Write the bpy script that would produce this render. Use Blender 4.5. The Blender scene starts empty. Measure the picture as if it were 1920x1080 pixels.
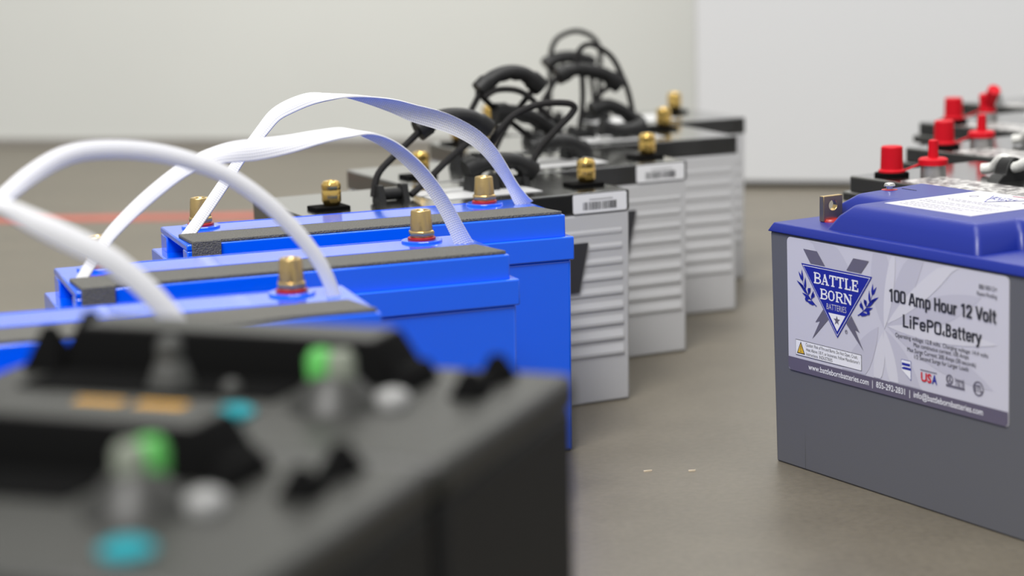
import bpy, bmesh, math, random
from mathutils import Vector, Matrix
random.seed(7)
C = bpy.context.scene.collection
scene = bpy.context.scene

# ------------------------------------------------------------------ camera
PITCH, ROLL, CAM_H, FPX = 0.1803, -0.0279, 0.469, 3874.7
cp, sp, cr, sr = math.cos(PITCH), math.sin(PITCH), math.cos(ROLL), math.sin(ROLL)
F_ = Vector((0, cp, -sp)); U_ = Vector((0, sp, cp)); R_ = Vector((1, 0, 0))
Rr = cr * R_ + sr * U_
Ur = -sr * R_ + cr * U_
cd = bpy.data.cameras.new('camera')
cam = bpy.data.objects.new('camera', cd); C.objects.link(cam)
m = Matrix.Identity(4)
for i in range(3):
    m[i][0] = Rr[i]; m[i][1] = Ur[i]; m[i][2] = -F_[i]
m[2][3] = CAM_H
cam.matrix_world = m
cd.sensor_width = 36; cd.lens = FPX / 1920 * 36
cd.clip_start = 0.05; cd.clip_end = 60
cd.dof.use_dof = True
cd.dof.focus_distance = 1.72
cd.dof.aperture_fstop = (cd.lens / 1000) / 0.0205
cd.dof.aperture_blades = 9
scene.camera = cam

# ------------------------------------------------------------------ light
scene.view_settings.view_transform = 'Standard'
scene.view_settings.look = 'None'
scene.view_settings.exposure = 0.45
scene.view_settings.gamma = 1
world = bpy.data.worlds.new('hall_light'); scene.world = world
world.use_nodes = True
bg = world.node_tree.nodes['Background']
bg.inputs[0].default_value = (0.96, 0.98, 1.0, 1); bg.inputs[1].default_value = 0.42

def area(name, loc, target, sx, sy, power, col=(1, 1, 1)):
    l = bpy.data.lights.new(name, 'AREA'); l.shape = 'RECTANGLE'; l.size = sx; l.size_y = sy
    l.energy = power; l.color = col
    o = bpy.data.objects.new(name, l); C.objects.link(o)
    o.location = loc
    o.rotation_euler = (Vector(target) - Vector(loc)).to_track_quat('-Z', 'Y').to_euler()
    return o
area('ceiling_lamp', (-1.15, -0.75, 4.3), (0.1, 1.9, 0), 1.7, 1.7, 205, (1, 0.985, 0.96))
area('ceiling_lamp', (0.25, 2.0, 4.2), (0.2, 4.1, 0.9), 2.0, 2.0, 60, (1, 0.985, 0.96))
area('added_wall_wash', (0.1, 3.4, 1.95), (0.25, 4.15, 1.15), 2.2, 0.25, 24, (1, 0.99, 0.97))  # unseen lamp added to brighten the upper wall mirrored in the battery tops

# ------------------------------------------------------------------ materials
def mat(name, col, rough=0.5, metal=0.0, spec=0.5, bump=0.0, bscale=300, var=0.0, vscale=40, coat=0.0, coat_ior=1.5):
    M = bpy.data.materials.new(name); M.use_nodes = True
    nt = M.node_tree; b = nt.nodes['Principled BSDF']
    b.inputs['Base Color'].default_value = (*col, 1)
    b.inputs['Roughness'].default_value = rough
    b.inputs['Metallic'].default_value = metal
    b.inputs['Specular IOR Level'].default_value = spec
    if coat: b.inputs['Coat Weight'].default_value = coat; b.inputs['Coat Roughness'].default_value = 0.1; b.inputs['Coat IOR'].default_value = coat_ior
    tc = nt.nodes.new('ShaderNodeTexCoord')
    if var:
        n = nt.nodes.new('ShaderNodeTexNoise'); n.inputs['Scale'].default_value = vscale; n.inputs['Detail'].default_value = 5
        nt.links.new(tc.outputs['Object'], n.inputs['Vector'])
        r = nt.nodes.new('ShaderNodeValToRGB')
        r.color_ramp.elements[0].position = 0.3; r.color_ramp.elements[1].position = 0.7
        r.color_ramp.elements[0].color = (*[c * (1 - var) for c in col], 1)
        r.color_ramp.elements[1].color = (*[min(1, c * (1 + var)) for c in col], 1)
        nt.links.new(n.outputs['Fac'], r.inputs[0]); nt.links.new(r.outputs[0], b.inputs['Base Color'])
    if bump:
        n = nt.nodes.new('ShaderNodeTexNoise'); n.inputs['Scale'].default_value = bscale; n.inputs['Detail'].default_value = 3
        nt.links.new(tc.outputs['Object'], n.inputs['Vector'])
        bp = nt.nodes.new('ShaderNodeBump'); bp.inputs['Strength'].default_value = bump; bp.inputs['Distance'].default_value = 0.002
        nt.links.new(n.outputs['Fac'], bp.inputs['Height']); nt.links.new(bp.outputs[0], b.inputs['Normal'])
    return M

def concrete():
    M = bpy.data.materials.new('concrete'); M.use_nodes = True
    nt = M.node_tree; b = nt.nodes['Principled BSDF']
    tc = nt.nodes.new('ShaderNodeTexCoord')
    n1 = nt.nodes.new('ShaderNodeTexNoise'); n1.inputs['Scale'].default_value = 7; n1.inputs['Detail'].default_value = 8; n1.inputs['Roughness'].default_value = 0.65
    n2 = nt.nodes.new('ShaderNodeTexNoise'); n2.inputs['Scale'].default_value = 160; n2.inputs['Detail'].default_value = 4
    nt.links.new(tc.outputs['Object'], n1.inputs['Vector']); nt.links.new(tc.outputs['Object'], n2.inputs['Vector'])
    r = nt.nodes.new('ShaderNodeValToRGB')
    r.color_ramp.elements[0].position = 0.25; r.color_ramp.elements[0].color = (0.104, 0.090, 0.067, 1)
    r.color_ramp.elements[1].position = 0.75; r.color_ramp.elements[1].color = (0.144, 0.126, 0.095, 1)
    nt.links.new(n1.outputs['Fac'], r.inputs[0])
    mx = nt.nodes.new('ShaderNodeMix'); mx.data_type = 'RGBA'; mx.blend_type = 'OVERLAY'; mx.inputs[0].default_value = 0.22
    nt.links.new(r.outputs[0], mx.inputs[6]); nt.links.new(n2.outputs['Fac'], mx.inputs[7])
    nt.links.new(mx.outputs[2], b.inputs['Base Color'])
    rr = nt.nodes.new('ShaderNodeMapRange'); rr.inputs[3].default_value = 0.32; rr.inputs[4].default_value = 0.5
    nt.links.new(n1.outputs['Fac'], rr.inputs[0]); nt.links.new(rr.outputs[0], b.inputs['Roughness'])
    bp = nt.nodes.new('ShaderNodeBump'); bp.inputs['Strength'].default_value = 0.08; bp.inputs['Distance'].default_value = 0.002
    nt.links.new(n2.outputs['Fac'], bp.inputs['Height']); nt.links.new(bp.outputs[0], b.inputs['Normal'])
    return M

def woven(name, col, rough=0.6):
    """webbing: fine chequered weave driven by UV"""
    M = bpy.data.materials.new(name); M.use_nodes = True
    nt = M.node_tree; b = nt.nodes['Principled BSDF']
    b.inputs['Base Color'].default_value = (*col, 1); b.inputs['Roughness'].default_value = rough
    uv = nt.nodes.new('ShaderNodeTexCoord')
    w1 = nt.nodes.new('ShaderNodeTexWave'); w1.wave_type = 'BANDS'; w1.bands_direction = 'X'; w1.inputs['Scale'].default_value = 170
    w2 = nt.nodes.new('ShaderNodeTexWave'); w2.wave_type = 'BANDS'; w2.bands_direction = 'Y'; w2.inputs['Scale'].default_value = 170
    nt.links.new(uv.outputs['UV'], w1.inputs['Vector']); nt.links.new(uv.outputs['UV'], w2.inputs['Vector'])
    mu = nt.nodes.new('ShaderNodeMath'); mu.operation = 'MULTIPLY'
    nt.links.new(w1.outputs['Fac'], mu.inputs[0]); nt.links.new(w2.outputs['Fac'], mu.inputs[1])
    bp = nt.nodes.new('ShaderNodeBump'); bp.inputs['Strength'].default_value = 0.5; bp.inputs['Distance'].default_value = 0.0005
    nt.links.new(mu.outputs[0], bp.inputs['Height']); nt.links.new(bp.outputs[0], b.inputs['Normal'])
    mr = nt.nodes.new('ShaderNodeMapRange'); mr.inputs[3].default_value = 0.74; mr.inputs[4].default_value = 1.0
    nt.links.new(mu.outputs[0], mr.inputs[0])
    mx = nt.nodes.new('ShaderNodeMix'); mx.data_type = 'RGBA'; mx.blend_type = 'MULTIPLY'; mx.inputs[0].default_value = 1
    mx.inputs[6].default_value = (*col, 1); nt.links.new(mr.outputs[0], mx.inputs[7])
    nt.links.new(mx.outputs[2], b.inputs['Base Color'])
    return M

def label_paper():
    """label stock printed with pale overlapping petals"""
    M = bpy.data.materials.new('label_paper'); M.use_nodes = True
    nt = M.node_tree; b = nt.nodes['Principled BSDF']; b.inputs['Roughness'].default_value = 0.35
    b.inputs['Base Color'].default_value = (0.59, 0.58, 0.645, 1)
    return M

def spotted():
    M = bpy.data.materials.new('printed_sheet'); M.use_nodes = True
    nt = M.node_tree; b = nt.nodes['Principled BSDF']; b.inputs['Roughness'].default_value = 0.3
    tc = nt.nodes.new('ShaderNodeTexCoord')
    n = nt.nodes.new('ShaderNodeTexNoise'); n.inputs['Scale'].default_value = 130; n.inputs['Detail'].default_value = 2
    nt.links.new(tc.outputs['Object'], n.inputs['Vector'])
    r = nt.nodes.new('ShaderNodeValToRGB'); r.color_ramp.elements[0].position = 0.47; r.color_ramp.elements[1].position = 0.55
    r.color_ramp.elements[0].color = (0.16, 0.15, 0.15, 1); r.color_ramp.elements[1].color = (0.60, 0.585, 0.56, 1)
    nt.links.new(n.outputs['Fac'], r.inputs[0]); nt.links.new(r.outputs[0], b.inputs['Base Color'])
    return M

MT = dict(
    floor=concrete(),
    wall=mat('cream_paint', (0.525, 0.53, 0.50), 0.6, var=0.015, vscale=3),
    panel=mat('white_panel', (0.575, 0.58, 0.588), 0.45),
    skirt=mat('grey_skirting', (0.20, 0.185, 0.165), 0.6),
    dark_gap=mat('gap_shade_black', (0.012, 0.012, 0.012), 0.8),  # near-black stand-in for the shade below the panel
    redtape=mat('red_tape', (0.42, 0.085, 0.055), 0.5, var=0.15, vscale=9),
    blue=mat('blue_plastic', (0.0004, 0.118, 0.88), 0.20, spec=0.05, bump=0.004, bscale=500, coat=1.0, coat_ior=1.7),
    bluein=mat('blue_plastic_inner', (0.002, 0.098, 0.70), 0.4),
    foam=mat('grey_foam', (0.115, 0.112, 0.10), 0.85, bump=0.8, bscale=700, var=0.35, vscale=900),
    brass=mat('brass', (0.66, 0.47, 0.20), 0.30, metal=1.0, bump=0.08, bscale=400),
    gold=mat('yellow_brass', (0.86, 0.58, 0.17), 0.22, metal=1.0),
    redring=mat('red_washer', (0.36, 0.008, 0.012), 0.4),
    strap=woven('white_webbing', (0.86, 0.86, 0.89)),
    lidblk=mat('black_lid', (0.010, 0.010, 0.009), 0.24, spec=0.5, bump=0.01, bscale=800, coat=1.0),
    grip=mat('black_rubber_grip', (0.010, 0.010, 0.010), 0.5, spec=0.35),
    rope=mat('black_cord', (0.013, 0.012, 0.012), 0.75, spec=0.3, bump=0.6, bscale=900),
    greycase=mat('grey_plastic', (0.51, 0.51, 0.52), 0.5, bump=0.02),
    paper=mat('white_paper', (0.78, 0.78, 0.80), 0.4),
    ink=mat('black_ink', (0.03, 0.03, 0.035), 0.5),
    faintink=mat('grey_ink', (0.30, 0.30, 0.31), 0.5),
    bbcase=mat('dark_grey_plastic', (0.115, 0.117, 0.126), 0.5, bump=0.03, bscale=900),
    bblid=mat('royal_blue_plastic', (0.006, 0.018, 0.215), 0.36, spec=0.4, bump=0.06, bscale=1200),
    label=label_paper(),
    petal=mat('pale_petal_print', (0.52, 0.51, 0.58), 0.35),
    petal2=mat('light_petal_print', (0.65, 0.64, 0.685), 0.35),
    strip=mat('slate_print', (0.125, 0.11, 0.155), 0.35),
    navy=mat('navy_print', (0.018, 0.025, 0.30), 0.35),
    white=mat('white_print', (0.82, 0.82, 0.85), 0.35),
    silverp=mat('grey_print', (0.14, 0.13, 0.165), 0.35),
    yellowp=mat('yellow_print', (0.75, 0.47, 0.03), 0.35),
    redp=mat('red_print', (0.60, 0.02, 0.03), 0.35),
    steel=mat('steel', (0.75, 0.74, 0.72), 0.2, metal=1.0),
    lead=mat('lead_post', (0.36, 0.35, 0.34), 0.4, metal=0.7),
    redcap=mat('red_plastic_cap', (0.52, 0.003, 0.012), 0.5, spec=0.2),
    whiterope=mat('white_cord', (0.72, 0.72, 0.68), 0.7, bump=0.9, bscale=700, var=0.15, vscale=500),
    sheet=spotted(),
    kcase=mat('black_plastic', (0.010, 0.010, 0.010), 0.6, spec=0.3, bump=0.03),
    kdeck=mat('charcoal_plastic', (0.024, 0.024, 0.0215), 0.45, spec=0.4),
    kblack=mat('matte_black_plastic', (0.004, 0.004, 0.004), 0.8, spec=0.04),
    green=mat('green_cap', (0.10, 0.42, 0.09), 0.45, spec=0.3),
    palepost=mat('pale_post', (0.20, 0.22, 0.175), 0.5, spec=0.3),
    pale=mat('pale_metal', (0.24, 0.24, 0.235), 0.4),
    dullgrey=mat('dull_grey_metal', (0.045, 0.046, 0.043), 0.5, spec=0.3),
    tag=mat('grey_paper', (0.50, 0.50, 0.50), 0.45),
    orange=mat('orange_sticker', (0.60, 0.30, 0.010), 0.8, spec=0.05),
    teal=mat('turquoise_plug', (0.010, 0.23, 0.27), 0.6, spec=0.15),
    wood=mat('pale_wood', (0.62, 0.52, 0.38), 0.7),
)

# ------------------------------------------------------------------ mesh helpers
class MB:
    def __init__(s): s.v = []; s.f = []; s.m = []; s.uv = {}
    def add(s, vs, fs, mi=0):
        b = len(s.v); s.v += [tuple(v) for v in vs]
        for f in fs: s.f.append(tuple(b + i for i in f)); s.m.append(mi)
        return b
    def box(s, x0, x1, y0, y1, z0, z1, tx=0, ty=0, mi=0):
        """tx, ty: inset at the bottom (draft)"""
        vs = [(x0 + tx, y0 + ty, z0), (x1 - tx, y0 + ty, z0), (x1 - tx, y1 - ty, z0), (x0 + tx, y1 - ty, z0),
              (x0, y0, z1), (x1, y0, z1), (x1, y1, z1), (x0, y1, z1)]
        s.add(vs, [(3, 2, 1, 0), (4, 5, 6, 7), (0, 1, 5, 4), (1, 2, 6, 5), (2, 3, 7, 6), (3, 0, 4, 7)], mi)
    def prism(s, poly, z0, z1, top=None, mi=0):
        """poly CCW in (x, y); optional different top outline"""
        top = top or poly; n = len(poly)
        vs = [(x, y, z0) for x, y in poly] + [(x, y, z1) for x, y in top]
        s.add(vs, [tuple(reversed(range(n))), tuple(range(n, 2 * n))] + [(i, (i + 1) % n, n + (i + 1) % n, n + i) for i in range(n)], mi)
    def lathe(s, cx, cy, prof, n=32, mi=0, cap=True, phase=0.0):
        vs = []; 
        for r, z in prof:
            for k in range(n):
                a = 2 * math.pi * k / n + phase; vs.append((cx + r * math.cos(a), cy + r * math.sin(a), z))
        fs = []
        for j in range(len(prof) - 1):
            for k in range(n):
                fs.append((j * n + k, j * n + (k + 1) % n, (j + 1) * n + (k + 1) % n, (j + 1) * n + k))
        if cap:
            fs.append(tuple(reversed(range(n)))); q = (len(prof) - 1) * n; fs.append(tuple(range(q, q + n)))
        s.add(vs, fs, mi)
    def tube(s, pts, r, n=10, mi=0, sub=5, radii=None):
        P = spline(pts, sub); rings = []
        up = Vector((0.13, 0.31, 0.94))
        for i, p in enumerate(P):
            t = (P[min(i + 1, len(P) - 1)] - P[max(i - 1, 0)]).normalized()
            a = t.cross(up)
            if a.length < 1e-4: a = t.cross(Vector((1, 0, 0)))
            a.normalize(); up2 = a.cross(t); up = up2.normalized()
            rr = r if radii is None else radii(i / (len(P) - 1))
            rings.append([p + (a * math.cos(2 * math.pi * k / n) + up * math.sin(2 * math.pi * k / n)) * rr for k in range(n)])
        vs = [v for R in rings for v in R]; fs = []
        for j in range(len(rings) - 1):
            for k in range(n):
                fs.append((j * n + k, (j + 1) * n + k, (j + 1) * n + (k + 1) % n, j * n + (k + 1) % n))
        fs.append(tuple(range(n))); q = (len(rings) - 1) * n; fs.append(tuple(reversed(range(q, q + n))))
        s.add(vs, fs, mi)
    def build(s, name, mats, parent=None, smooth=False, bevel=0, seg=2, fix=True):
        me = bpy.data.meshes.new(name)
        me.from_pydata(s.v, [], s.f)
        if not isinstance(mats, (list, tuple)): mats = [mats]
        for mm in mats: me.materials.append(mm)
        for p, mi in zip(me.polygons, s.m): p.material_index = mi
        if fix:
            bm = bmesh.new(); bm.from_mesh(me)
            bmesh.ops.recalc_face_normals(bm, faces=bm.faces); bm.to_mesh(me); bm.free()
        if smooth:
            for p in me.polygons: p.use_smooth = True
            me.set_sharp_from_angle(angle=math.radians(40))
        o = bpy.data.objects.new(name, me); C.objects.link(o)
        if parent: o.parent = parent
        if bevel:
            b = o.modifiers.new('bevel', 'BEVEL'); b.width = bevel; b.segments = seg; b.limit_method = 'ANGLE'; b.angle_limit = math.radians(35)
            for p in me.polygons: p.use_smooth = True
            me.set_sharp_from_angle(angle=math.radians(80))
        return o

def spline(pts, sub=5):
    P = [Vector(p) for p in pts]
    if len(P) < 3: sub = max(sub, 1)
    out = []
    for i in range(len(P) - 1):
        p0 = P[max(i - 1, 0)]; p1 = P[i]; p2 = P[i + 1]; p3 = P[min(i + 2, len(P) - 1)]
        for k in range(sub):
            t = k / sub
            out.append(0.5 * ((2 * p1) + (-p0 + p2) * t + (2 * p0 - 5 * p1 + 4 * p2 - p3) * t * t + (-p0 + 3 * p1 - 3 * p2 + p3) * t ** 3))
    out.append(P[-1]); return out

def circle(cx, cy, r, n=24, a0=0.0, a1=2 * math.pi):
    return [(cx + r * math.cos(a0 + (a1 - a0) * k / n), cy + r * math.sin(a0 + (a1 - a0) * k / n)) for k in range(n)]

def thing(name, label, cat, loc=(0, 0, 0), rz=0, group=None):
    o = bpy.data.objects.new(name, None); C.objects.link(o)
    o.empty_display_size = 0.05
    o.location = loc; o.rotation_euler = (0, 0, rz); o['label'] = label; o['category'] = cat
    if group: o['group'] = group
    return o
def struct(o): o['kind'] = 'structure'; return o
def kids(o): return [c for c in bpy.data.objects if c.parent == o]
def dup(root, label):
    r = root.copy(); C.objects.link(r); r['label'] = label
    def rec(a, b):
        for ch in kids(a):
            if ch == b: continue
            c = ch.copy(); C.objects.link(c); c.parent = b; rec(ch, c)
    rec(root, r); return r

# ------------------------------------------------------------------ room
def quad_obj(name, vs, fs, mt):
    b = MB(); b.add(vs, fs); return b.build(name, mt)
b = MB(); b.box(-7, 6, -2.5, 9, -0.05, 0.0)
struct(b.build('floor', MT['floor']))
wa = math.radians(-14.4); ca, sa = math.cos(wa), math.sin(wa)
def W(u, v, z, o=(-0.285, 4.25)):    # u along the wall, v behind it
    return (o[0] + u * ca - v * sa, o[1] + u * sa + v * ca, z)
def wbox(name, u0, u1, v0, v1, z0, z1, mt, o=(-0.285, 4.25), bevel=0):
    b = MB()
    vs = [W(u, v, z, o) for z in (z0, z1) for u, v in ((u0, v0), (u1, v0), (u1, v1), (u0, v1))]
    b.add(vs, [(3, 2, 1, 0), (4, 5, 6, 7), (0, 1, 5, 4), (1, 2, 6, 5), (2, 3, 7, 6), (3, 0, 4, 7)])
    return b.build(name, mt, bevel=bevel)
struct(wbox('wall_back', -5, 5, 0, 0.12, 0, 4.2, MT['wall']))
struct(wbox('baseboard_back', -5, 5, -0.012, 0, 0, 0.016, MT['skirt']))
PO = (0.317, 3.475)
struct(wbox('wall_right', 0.0, 4.2, 0.0, 0.16, 0.009, 3.4, MT['panel'], PO, bevel=0.004))
struct(wbox('gap_shade_1', 0.01, 4.2, 0.012, 0.15, 0, 0.009, MT['dark_gap'], PO))  # black filler, colours in the shade of the gap under the panel
b = MB()
for (x0, y0, x1, y1) in [(-3.6, 3.56, 0.05, 3.24)]:
    d = Vector((x1 - x0, y1 - y0, 0)).normalized(); n = Vector((-d.y, d.x, 0)) * 0.03
    p, q = Vector((x0, y0, 0.0006)), Vector((x1, y1, 0.0006))
    b.add([p - n, q - n, q + n, p + n], [(0, 1, 2, 3)])
o = b.build('floor_tape', MT['redtape']); o['label'] = 'red line of tape on the concrete floor behind the blue batteries'; o['category'] = 'floor marking'

# ------------------------------------------------------------------ blue batteries
LB, DB, HB = 0.344, 0.1215, 0.2105
def ribbon(mb, pts, th=0.0011, sub=6):
    """pts: (s, t, z, width, roll deg); flat webbing with a shallow channel section"""
    ctr = spline([p[:3] for p in pts], sub)
    par = spline([(p[3], p[4], 0) for p in pts], sub)
    ring = []; L = 0; prev = None; us = []
    for i, p in enumerate(ctr):
        t = (ctr[min(i + 1, len(ctr) - 1)] - ctr[max(i - 1, 0)]).normalized()
        side = Vector((0, 1, 0)) - t * t.y; side.normalize()
        nrm = side.cross(t).normalized()
        if nrm.z < 0: nrm = -nrm
        a = math.radians(par[i].y); w = par[i].x / 2
        A = side * math.cos(a) + nrm * math.sin(a); N = nrm * math.cos(a) - side * math.sin(a)
        if prev is not None: L += (p - prev).length
        prev = p; us.append(L)
        row = []
        K = 6
        for k in range(K + 1):
            x = -1 + 2 * k / K; row.append(p + A * w * x - N * 0.0020 * x * x + N * th / 2)
        for k in range(K, -1, -1):
            x = -1 + 2 * k / K; row.append(p + A * w * x - N * 0.0020 * x * x - N * th / 2)
        ring.append(row)
    n = len(ring[0]); vs = [v for r in ring for v in r]; fs = []
    for j in range(len(ring) - 1):
        for k in range(n): fs.append((j * n + k, (j + 1) * n + k, (j + 1) * n + (k + 1) % n, j * n + (k + 1) % n))
    fs += [tuple(range(n)), tuple(reversed(range((len(ring) - 1) * n, len(ring) * n)))]
    mb.add(vs, fs)
    uv = []
    for j in range(len(ring)):
        for k in range(n):
            kk = k if k < n // 2 else n - 1 - k
            uv.append((us[j], kk / (n // 2 - 1) * 0.014))
    return uv

def strap_obj(pts, root):
    mb = MB(); uv = ribbon(mb, pts)
    o = mb.build('carry_strap', MT['strap'], root, smooth=True)
    ul = o.data.uv_layers.new(name='UVMap')
    for l in o.data.loops: ul.data[l.index].uv = uv[l.vertex_index]
    return o

def brass_terminal(root, s, t, z):
    mb = MB(); mb.lathe(s, t, [(0.0165, z), (0.0165, z + 0.0013), (0.0158, z + 0.0019), (0.012, z + 0.0019)], 40)
    f = mb.build('terminal_collar', MT['blue'], root, smooth=True)
    mb = MB(); mb.lathe(s, t, [(0.0112, z + 0.0015), (0.0112, z + 0.0036), (0.0104, z + 0.0042), (0.005, z + 0.0042)], 32)
    mb.build('washer', MT['redring'], f, smooth=True)
    z += 0.003
    mb = MB()
    mb.lathe(s, t, [(0.0084, z), (0.0084, z + 0.003)], 24)
    mb.lathe(s, t, [(0.0108, z + 0.0024), (0.0112, z + 0.003), (0.0112, z + 0.0056), (0.0104, z + 0.0064), (0.0086, z + 0.0066)], 6, phase=0.35)
    mb.lathe(s, t, [(0.0092, z + 0.006), (0.0081, z + 0.0215), (0.0076, z + 0.0227), (0.0050, z + 0.0227), (0.0044, z + 0.0212), (0.0001, z + 0.0205)], 12, phase=0.2)
    mb.build('terminal', MT['brass'], root, smooth=False, bevel=0.0005)

def blue_battery(label, loc, rz, strap, bolts=True):
    root = thing('battery', label, 'battery', loc, rz, 'blue batteries with white straps')
    mb = MB(); mb.box(-LB + 0.002, -0.002, 0.002, DB - 0.002, 0, 0.172, 0.002, 0.002)
    mb.build('case', MT['blue'], root, bevel=0.003)
    w = 0.0062; zl = 0.1915
    mb = MB()
    mb.box(-LB, 0, 0, DB, 0.171, zl)                                  # skirt of the lid
    mb.box(-LB + 0.032, -w, 0.004, DB - 0.004, zl - 0.001, HB)           # raised top
    mb.box(-LB + 0.008, -LB + 0.033, 0.004, DB - 0.004, HB - 0.0055, HB)     # shelf over the end recess
    mb.box(-LB + 0.008, -LB + 0.033, DB - 0.030, DB - 0.004, zl - 0.001, HB - 0.0054)
    mb.box(-LB + 0.008, -LB + 0.033, 0.004, 0.022, zl - 0.001, HB - 0.0054)
    mb.build('lid', MT['blue'], root, bevel=0.0013)
    mb = MB()
    mb.box(-LB + 0.05, -0.05, 0.064, 0.0655, HB - 0.0005, HB + 0.0004); mb.box(-LB + 0.05, -0.05, 0.1125, 0.1135, HB - 0.0005, HB + 0.0004)
    mb.build('moulded_line', MT['blue'], root)
    mb = MB()
    x0, x1 = -LB + 0.012, -w - 0.002
    mb.prism([(x0, 0.0045), (x1, 0.0065), (x1 - 0.010, 0.048), (x0 - 0.002, 0.048)], HB - 0.0002, HB + 0.0028)
    mb.box(x0, x0 + 0.024, 0.0012, 0.0045, HB - 0.016, HB + 0.0028)
    mb.build('foam_strip', MT['foam'], root, bevel=0.0008)
    brass_terminal(root, -0.305, 0.096, HB); brass_terminal(root, -0.047, 0.098, HB)
    strap_obj(strap, root)
    return root

S3 = [(-0.329, 0.050, 0.2095, .0125, 35), (-0.3146, 0.0505, 0.2263, .0115, 40), (-0.2917, 0.0515, 0.2555, .0115, 38), (-0.2762, 0.0525, 0.2757, .0115, 32), (-0.2589, 0.0535, 0.2944, .0125, 40), (-0.2464, 0.0545, 0.307, .013, 45), (-0.2319, 0.0555, 0.314, .0135, 50), (-0.2149, 0.0565, 0.3192, .013, 45), (-0.2004, 0.0584, 0.3205, .0128, 25), (-0.181, 0.0609, 0.3196, .0125, -4), (-0.1616, 0.0635, 0.3156, .0125, -30), (-0.1395, 0.0663, 0.3086, .014, -55), (-0.1199, 0.0689, 0.3004, .016, -68), (-0.0998, 0.0715, 0.2935, .0165, -75), (-0.0822, 0.0738, 0.2861, .0155, -80), (-0.0619, 0.0764, 0.2743, .0145, -78), (-0.0466, 0.0784, 0.2599, .013, -66), (-0.034, 0.08, 0.2432, .0125, -45), (-0.0254, 0.0811, 0.2295, .0125, -40), (-0.0173, 0.0822, 0.2150, .014, -62), (-0.0130, 0.0827, 0.2095, .015, -70)]
S2 = [(-0.328, 0.050, 0.2095, .011, 30), (-0.3116, 0.0505, 0.2324, .011, 35), (-0.2988, 0.051, 0.2471, .0115, 40), (-0.2756, 0.052, 0.2669, .012, 45), (-0.2504, 0.0525, 0.2847, .0125, 45), (-0.2337, 0.0532, 0.2925, .013, 50), (-0.219, 0.0540, 0.2965, .0145, 55), (-0.2045, 0.0548, 0.2980, .0165, 65), (-0.1879, 0.0563, 0.2985, .017, 68), (-0.1625, 0.0585, 0.3010, .0155, 55), (-0.1367, 0.0608, 0.3052, .0140, 40), (-0.1151, 0.0627, 0.3070, .0125, 30), (-0.0978, 0.0642, 0.3041, .0120, -20), (-0.0805, 0.0657, 0.2955, .0125, -40), (-0.0633, 0.0672, 0.2805, .0125, -50), (-0.0482, 0.0686, 0.2625, .0125, -55), (-0.0354, 0.0697, 0.2424, .0125, -58), (-0.0256, 0.0706, 0.2224, .013, -62), (-0.0195, 0.0711, 0.2095, .0145, -66)]
S1 = [(-0.0196, 0.0769, 0.2095, .0115, -55), (-0.0273, 0.0761, 0.2299, .0115, -50), (-0.0379, 0.0749, 0.2476, .0115, -50), (-0.0522, 0.0734, 0.2655, .012, -48), (-0.0701, 0.0715, 0.2834, .012, -48), (-0.0914, 0.0692, 0.2996, .012, -45), (-0.1127, 0.0669, 0.3101, .0125, -45), (-0.1374, 0.0643, 0.3183, .013, -45), (-0.1619, 0.0617, 0.3225, .0135, -45), (-0.1863, 0.0591, 0.3232, .0135, 45), (-0.2038, 0.0572, 0.3196, .0135, 45), (-0.2214, 0.0553, 0.3112, .013, 45), (-0.2356, 0.0538, 0.302, .0125, 42), (-0.252, 0.0526, 0.2895, .012, 40), (-0.275, 0.051, 0.266, .012, 40), (-0.305, 0.050, 0.236, .0115, 38), (-0.328, 0.050, 0.2095, .0115, 35)]
for i, a in enumerate((60, 64, 68, 72, 76, 78, 80, 82, 84, 84, 80, 70, 58, 46, 40, 38, 35)): S1[i] = S1[i][:3] + (S1[i][3] * 0.95, a)
S0 = [(-0.019, 0.077, 0.2095, .0145, 55), (-0.0237, 0.0765, 0.223, .0145, 55), (-0.0301, 0.0758, 0.2363, .0145, 58), (-0.0401, 0.0747, 0.252, .0145, 60), (-0.0544, 0.0732, 0.2689, .0145, 62), (-0.0717, 0.0714, 0.2843, .0150, 64), (-0.0946, 0.0689, 0.2985, .0150, 62), (-0.1143, 0.0668, 0.3107, .014, 50), (-0.1281, 0.0653, 0.3198, .0125, 30), (-0.150, 0.063, 0.328, .0125, 10), (-0.178, 0.061, 0.331, .0125, 10), (-0.215, 0.057, 0.320, .0125, 30), (-0.255, 0.053, 0.290, .012, 38), (-0.295, 0.051, 0.248, .012, 38), (-0.328, 0.050, 0.2095, .0115, 35)]
blue_battery('blue battery with white strap, farthest of its row, before the grey batteries', (0.0550, 1.7632, 0), 0.3479, S3)
blue_battery('blue battery with white strap, second from the back of the blue row', (0.0062, 1.5607, 0), 0.3457, S2)
blue_battery('blue battery whose white strap arches to the left edge, third from the back', (-0.0795, 1.3388, 0), 0.3023, S1)
blue_battery('mostly hidden blue battery with blurred white strap, directly behind the black batteries', (-0.1381, 1.1021, 0), 0.30, S0)

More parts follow.
